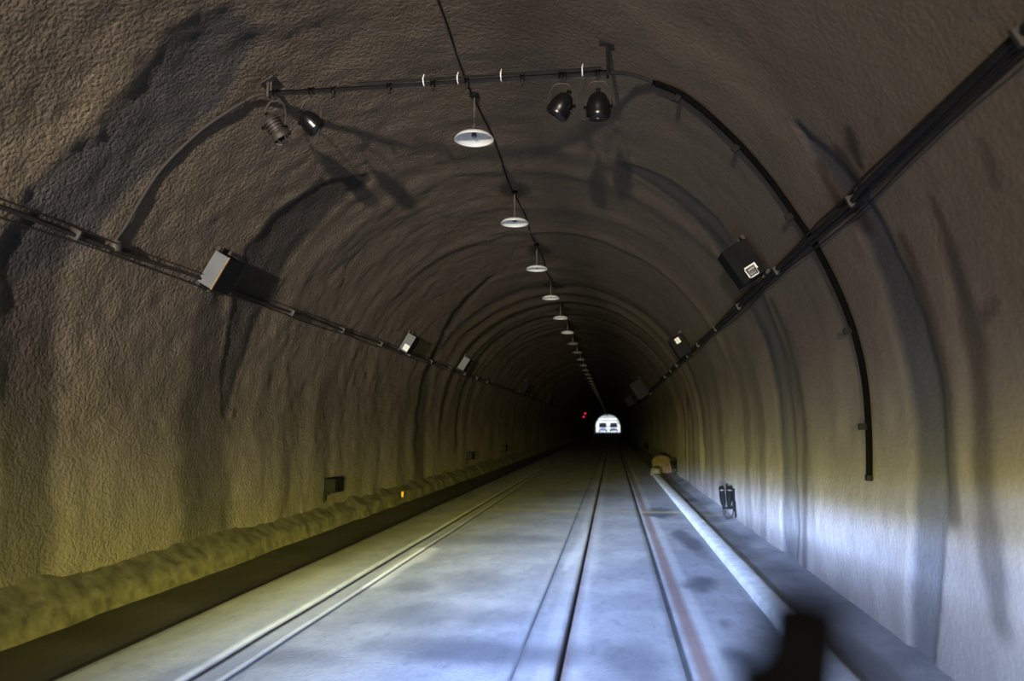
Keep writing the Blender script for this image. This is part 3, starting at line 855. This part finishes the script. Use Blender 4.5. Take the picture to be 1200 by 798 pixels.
# red signal far along the left wall
d = ray(685, 486.5); tt = (XL + .95) / d.x
q = Vector((d.x * tt, d.y * tt, CAM_H + d.z * tt))
t = thing('signal_light', 'far signal with two red lights on the left wall', 'signal', (XL, q.y, q.z))
b = bmesh.new(); add_box(b, (.95, .0, 0), (.5, .2, 1.0)); obj('signal_head', b, M_BLACK, t, bevel=.02)
b = bmesh.new(); add_box(b, (.35, .0, -.2), (.74, .08, .08)); obj('bracket', b, M_RUSTST, t)
b = bmesh.new(); add_box(b, (.35, .0, .2), (.74, .08, .08)); obj('bracket', b, M_RUSTST, t)
for e, ox in ((1, 1.06), (-1, .84)):
    b = bmesh.new(); add_lathe(b, [(0, .02), (.06, .015), (.085, 0), (0, -.01)], 18, Matrix.Translation((ox, -.105, e * .24)) @ Matrix.Rotation(PI / 2, 4, 'X')); obj('red_lens', b, M_RED, t)
    b = bmesh.new(); add_lathe(b, [(.095, 0), (.105, 0), (.105, .12), (.095, .12), (.095, 0)], 18, Matrix.Translation((ox, -.10, e * .24)) @ Matrix.Rotation(PI / 2, 4, 'X')); obj('hood', b, M_BLACK, t)

# ------------------------------------------------------------------ outside the far portal
M_OUT = simple('sunny_gravel', (0.55, 0.58, 0.66), 0.9, 0, 0.15, 1)
M_VAN = simple('white_van_paint', (0.72, 0.78, 0.90), 0.35, 0, 0.04, 2)
M_SCREEN = simple('dark_windscreen', (0.012, 0.016, 0.02), 0.5); M_SCREEN.node_tree.nodes['Principled BSDF'].inputs['Specular IOR Level'].default_value = 0.1
M_VBLUE = simple('blue_van_trim', (0.10, 0.19, 0.42), 0.4)
M_TYRE = M_BLACK
M_LEAF = simple('spring_leaf', (0.10, 0.22, 0.03), 0.7, 0, 0.5, 3)
M_BARK = simple('bark', (0.10, 0.07, 0.05), 0.9)
M_FACADE = simple('pale_facade', (0.78, 0.78, 0.74), 0.8, 0, 0.08, .5)
bm = bmesh.new(); add_box(bm, (XC, Y_END + 75, -.3), (160, 150, .6)); structure(obj('ground', bm, M_OUT, smooth=False))
bm = bmesh.new()      # portal collar: a ring round the tunnel mouth
ring0, ring1 = [], []
n = 40
for k in range(n + 1):
    a = PI * k / n
    ring0.append(bm.verts.new((XC + 3.62 * math.cos(a), Y_END, CAM_H + 3.62 * math.sin(a)))); ring1.append(bm.verts.new((XC + 9 * math.cos(a), Y_END, CAM_H + 7 * math.sin(a))))
for k in range(n): bm.faces.new((ring0[k], ring0[k + 1], ring1[k + 1], ring1[k]))
structure(obj('wall_portal', bm, M_HAUNCH, smooth=False))

def van(x, y, label, blue):
    t = thing('van', label, 'van', (x, y, 0), group='vans parked outside the far portal')
    t.scale = (1.12, 1.12, 1.2)
    b = bmesh.new()
    # side outline swept across the width: front faces the tunnel (-y)
    out = [(-2.5, .35), (-2.5, .95), (-2.3, 1.15), (-1.75, 2.25), (-1.4, 2.5), (2.5, 2.55), (2.6, .35)]
    hw = 1.05
    l0 = [b.verts.new((-hw * (1 if p[1] < 1.2 else .92), p[0], p[1])) for p in out]; l1 = [b.verts.new((hw * (1 if p[1] < 1.2 else .92), p[0], p[1])) for p in out]
    b.faces.new(l0); b.faces.new(l1[::-1])
    for k in range(len(out)):
        k2 = (k + 1) % len(out); b.faces.new((l0[k2], l0[k], l1[k], l1[k2]))
    obj('body', b, M_VAN if not blue else M_VAN, t, bevel=.05)
    b = bmesh.new(); v = [b.verts.new(p) for p in ((-.97, -2.34, 1.16), (.97, -2.34, 1.16), (.93, -1.75, 2.28), (-.93, -1.75, 2.28))]
    b.faces.new(v); r_ = bmesh.ops.extrude_face_region(b, geom=b.faces[:]); bmesh.ops.translate(b, verts=[g for g in r_['geom'] if isinstance(g, bmesh.types.BMVert)], vec=(0, -.05, .02)); obj('windscreen', b, M_SCREEN, t, smooth=False)
    b = bmesh.new(); add_box(b, (0, -2.52, .5), (2.1, .16, .34)); obj('bumper', b, M_VBLUE if blue else M_DARKBOX, t, bevel=.03)
    b = bmesh.new(); add_box(b, (0, -2.5, .85), (1.0, .06, .26)); obj('grille', b, M_VBLUE, t, bevel=.02)
    for e in (-1, 1):
        b = bmesh.new(); add_box(b, (e * .78, -2.5, .85), (.34, .06, .22)); obj('headlamp', b, M_ENAMEL, t, bevel=.03)
        b = bmesh.new(); add_box(b, (e * 1.2, -1.75, 1.45), (.22, .1, .3)); obj('wing_mirror', b, M_BLACK, t, bevel=.03)
        for yy in (-1.7, 1.7):
            b = bmesh.new(); add_lathe(b, [(0, -.12), (.3, -.12), (.36, -.08), (.36, .08), (.3, .12), (0, .12)], 20, Matrix.Translation((e * .95, yy, .36)) @ Matrix.Rotation(PI / 2, 4, 'Y')); obj('wheel', b, M_TYRE, t)
van(-3.0, 232, 'white and blue van at left in the daylight past the tunnel mouth', True)
van(.3, 233, 'white van at right in the daylight past the tunnel mouth', False)

t = thing('shed', 'pale low building in bright daylight behind the vans', 'building', (XC, 262, 0))
b = bmesh.new(); add_box(b, (0, 0, 2.6), (26, 8, 5.2)); obj('wall', b, M_FACADE, t, smooth=False)
b = bmesh.new(); v0 = [b.verts.new(p) for p in ((-13.5, -4.6, 5.2), (13.5, -4.6, 5.2), (13.5, 4.6, 5.2), (-13.5, 4.6, 5.2), (-13.5, 0, 6.6), (13.5, 0, 6.6))]
for f in ((0, 1, 5, 4), (2, 3, 4, 5), (0, 4, 3), (1, 2, 5), (0, 3, 2, 1)): b.faces.new([v0[i] for i in f])
obj('roof', b, M_GREYBOX, t, smooth=False)
for wx in (-9, -6, 6, 9):
    b = bmesh.new(); add_box(b, (wx, -4.02, 2.8), (1.6, .1, 1.2)); obj('window', b, M_GLASSY, t, smooth=False)
for zz in (3.7, 4.7):
    b = bmesh.new(); add_box(b, (0, -4.05, zz), (26, .12, .16)); obj('cladding_band', b, M_GREYBOX, t, smooth=False)
b = bmesh.new(); add_box(b, (0, -4.04, 1.5), (3, .1, 2.6)); obj('door', b, M_FACADE, t, smooth=False)

# tree at the right of the mouth
t = thing('tree', 'green tree at right edge of the daylight opening', 'tree', (2.95, 236, 0))
b = bmesh.new(); add_tube(b, spline([(0, 0, 0), (.1, 0, 1.2), (-.05, .1, 2.6), (.1, 0, 4)], 4), [.22 - .013 * k for k in range(13)], 10); obj('trunk', b, M_BARK, t)
b = bmesh.new(); rr = random.Random(4)
for k in range(700):
    th = rr.uniform(0, 2 * PI); ph = math.acos(rr.uniform(-1, 1)); q = 1.0 * rr.random() ** .4
    c = Vector((1.7 * q * math.sin(ph) * math.cos(th), 1.7 * q * math.sin(ph) * math.sin(th), 3.6 + 2.0 * q * math.cos(ph)))
    nv = Vector((rr.uniform(-1, 1), rr.uniform(-1, 1), rr.uniform(-.3, 1))).normalized(); a, bb = frame_of(nv); sz = rr.uniform(.12, .25)
    b.faces.new([b.verts.new(c + a * sz), b.verts.new(c + bb * sz * .5), b.verts.new(c - a * sz), b.verts.new(c - bb * sz * .5)])
obj('foliage', b, M_LEAF, t, smooth=False)

# ------------------------------------------------------------------ made-up post near the lens for an unidentified dark blur
dpost = .27
def near(px, py, d=dpost):
    return cam_rot @ Vector(((px - 600) / FPX * d, (399 - py) / FPX * d, -d)) + Vector((0, 0, CAM_H))
q0 = near(942, 735)
t = thing('standin_post', 'blurred dark stand-in post close to the lens, in front of the pale kerb', 'post', near(930, 950))
M_POST = simple('matt_black_paint', (0.004, 0.004, 0.004), 1.0); M_POST.node_tree.nodes['Principled BSDF'].inputs['Specular IOR Level'].default_value = 0.05
def rl(px, py, d=dpost): return near(px, py, d) - t.location
t.location = (t.location.x, t.location.y, 0)
b = bmesh.new()
pp = spline([rl(943, 700), rl(943, 710), rl(942, 738), rl(938, 800), rl(932, 860), rl(930, 960), rl(930, 1150), Vector((0, 0, .6)), Vector((0, 0, .0))], 5)
add_tube(b, pp, [.002, .007, .0105, .0125, .0142] + [.0152] * 5 + [.0155] * (len(pp) - 10), 20); obj('stem', b, M_POST, t)
pp = spline([rl(862, 818, .28), rl(886, 804, .28), rl(912, 803, .28), rl(935, 840, .28), rl(935, 940, .28), rl(932, 1000, .28)], 6)
b = bmesh.new(); add_tube(b, pp, [.003, .007, .0095] + [.0118] * (len(pp) - 3), 18); obj('side_arm', b, M_POST, t)
b = bmesh.new(); add_lathe(b, [(0, .04), (.03, .038), (.05, .025), (.08, .012), (.08, 0), (0, 0)], 28); obj('base', b, M_POST, t)

# ------------------------------------------------------------------ camera
cd = bpy.data.cameras.new('camera'); co = bpy.data.objects.new('camera', cd); COL.objects.link(co)
co.location = (0, 0, CAM_H); co.rotation_euler = cam_rot.to_euler()
cd.sensor_width = 36; cd.lens = FPX / 1200 * 36; cd.clip_start = .02; cd.clip_end = 2000
cd.dof.use_dof = True; cd.dof.focus_distance = 9.0; cd.dof.aperture_fstop = 1.2
scn.camera = co

# ------------------------------------------------------------------ light
def point(name, loc, energy, col, rad):
    l = bpy.data.lights.new(name, 'POINT'); l.energy = energy; l.color = col; l.shadow_soft_size = rad
    o = bpy.data.objects.new(name, l); COL.objects.link(o); o.location = loc
    return o, l
# headlamps of the vehicle following behind
fo, fl_ = point('following_headlamp', (-1.45, -11.0, 1.9), 25500, (1.0, .875, .755), .18)
fl_.use_nodes = True      # beam shaped: cut low for the unbuilt nearer vehicle's shadow, dimmed high and right
fn = fl_.node_tree; fem = fn.nodes['Emission']
fg = fn.nodes.new('ShaderNodeNewGeometry'); fs = fn.nodes.new('ShaderNodeSeparateXYZ'); fn.links.new(fg.outputs['Incoming'], fs.inputs[0])
def ramp(nt, x, a, b, v0, v1):
    n = nt.nodes.new('ShaderNodeMapRange'); n.interpolation_type = 'SMOOTHSTEP'
    nt.links.new(x, n.inputs[0])
    for i_, v_ in ((1, a), (2, b), (3, v0), (4, v1)): n.inputs[i_].default_value = v_
    return n.outputs[0]
f1 = ramp(fn, fs.outputs[2], -.08, .05, .06, 1.0)
f2 = ramp(fn, fs.outputs[2], .09, .24, 1.0, .6)
f3 = ramp(fn, fs.outputs[0], -.05, .22, 1.0, .42)
fn.links.new(math_n(fn, 'MULTIPLY', math_n(fn, 'MULTIPLY', f1, f2), f3), fem.inputs['Strength'])

def headlamp(loc, power):
    """low beam: cool hot core under a slanting cut-off, yellow-green fringe above it"""
    o, l = point('headlamp', loc, power, (1, 1, 1), .05)
    l.use_nodes = True
    nt = l.node_tree
    em = nt.nodes['Emission']
    g = nt.nodes.new('ShaderNodeNewGeometry')
    s = nt.nodes.new('ShaderNodeSeparateXYZ'); nt.links.new(g.outputs['Incoming'], s.inputs[0])
    deg = 180 / PI
    elev = math_n(nt, 'MULTIPLY', math_n(nt, 'ARCSINE', s.outputs[2]), deg)
    az = math_n(nt, 'MULTIPLY', math_n(nt, 'ARCTAN2', s.outputs[0], s.outputs[1]), deg)
    thr = math_n(nt, 'ADD', math_n(nt, 'MULTIPLY', az, .2), -3.2)
    t = math_n(nt, 'SUBTRACT', elev, thr)
    def smooth(x, a, b, v0=0, v1=1):
        n = nt.nodes.new('ShaderNodeMapRange'); n.interpolation_type = 'SMOOTHSTEP'
        nt.links.new(x, n.inputs[0]); n.inputs[1].default_value = a; n.inputs[2].default_value = b; n.inputs[3].default_value = v0; n.inputs[4].default_value = v1
        return n.outputs[0]
    front = smooth(math_n(nt, 'ABSOLUTE', az), 80, 100, 1, 0)
    # core, strongest toward the horizon so that the road is lit evenly
    core = smooth(t, -2.0, 1.2, 1, 0)
    fall = math_n(nt, 'POWER', math_n(nt, 'DIVIDE', 3.0, math_n(nt, 'MAXIMUM', math_n(nt, 'MULTIPLY', elev, -1), 3.0)), 2.1)
    AZW = smooth(az, -8, 12, 27, 11.5)
    azg = math_n(nt, 'ADD', math_n(nt, 'POWER', 2.718, math_n(nt, 'MULTIPLY', math_n(nt, 'POWER', math_n(nt, 'ABSOLUTE', math_n(nt, 'DIVIDE', math_n(nt, 'ADD', az, -2), AZW)), 2), -1)), .003)
    near_ = math_n(nt, 'MULTIPLY', smooth(math_n(nt, 'ABSOLUTE', az), 30, 75, 1, .7), .008)
    core = math_n(nt, 'MULTIPLY', core, smooth(elev, -26, -11, .02, 1))
    ci = math_n(nt, 'MULTIPLY', core, math_n(nt, 'ADD', math_n(nt, 'MULTIPLY', math_n(nt, 'MULTIPLY', fall, 1.0), azg), near_))
    fringe = math_n(nt, 'MULTIPLY', smooth(t, -4.0, 0.5, 0, 1), math_n(nt, 'POWER', 2.718, math_n(nt, 'MULTIPLY', math_n(nt, 'MAXIMUM', t, 0), -1 / 5.0)))
    fringe = math_n(nt, 'MULTIPLY', fringe, math_n(nt, 'ADD', math_n(nt, 'MULTIPLY', azg, .16), .0035))
    wide = math_n(nt, 'MULTIPLY', smooth(elev, -11, -2.5, .12, 1), math_n(nt, 'MULTIPLY', smooth(elev, -2, 17, 1, 0), math_n(nt, 'MULTIPLY', smooth(az, -50, 30, 1, .22), .0074)))
    def scale(v, col):
        n = nt.nodes.new('ShaderNodeVectorMath'); n.operation = 'SCALE'; n.inputs[0].default_value = col
        nt.links.new(v, n.inputs['Scale']); return n.outputs[0]
    def addv(a, b):
        n = nt.nodes.new('ShaderNodeVectorMath'); n.operation = 'ADD'; nt.links.new(a, n.inputs[0]); nt.links.new(b, n.inputs[1]); return n.outputs[0]
    col = addv(addv(scale(ci, (.38, .54, 1.0)), scale(fringe, (.85, .80, .12))), scale(wide, (.80, .75, .17)))
    nt.links.new(col, em.inputs['Color'])
    nt.links.new(front, em.inputs['Strength'])
    return o
headlamp((-1.10, 1.3, .80), 108000)
headlamp((.25, 1.3, .80), 108000)

w = bpy.data.worlds.new('daylight'); scn.world = w; w.use_nodes = True
bg = w.node_tree.nodes['Background']; bg.inputs[0].default_value = (.93, .97, 1.0, 1); bg.inputs[1].default_value = 2.1

scn.view_settings.view_transform = 'Standard'; scn.view_settings.look = 'None'
scn.view_settings.gamma = 1; scn.view_settings.exposure = 0.0; scn.view_settings.use_curve_mapping = False
scn.cycles.use_denoising = True
scn.cycles.max_bounces = 6
scn.cycles.sample_clamp_indirect = 6
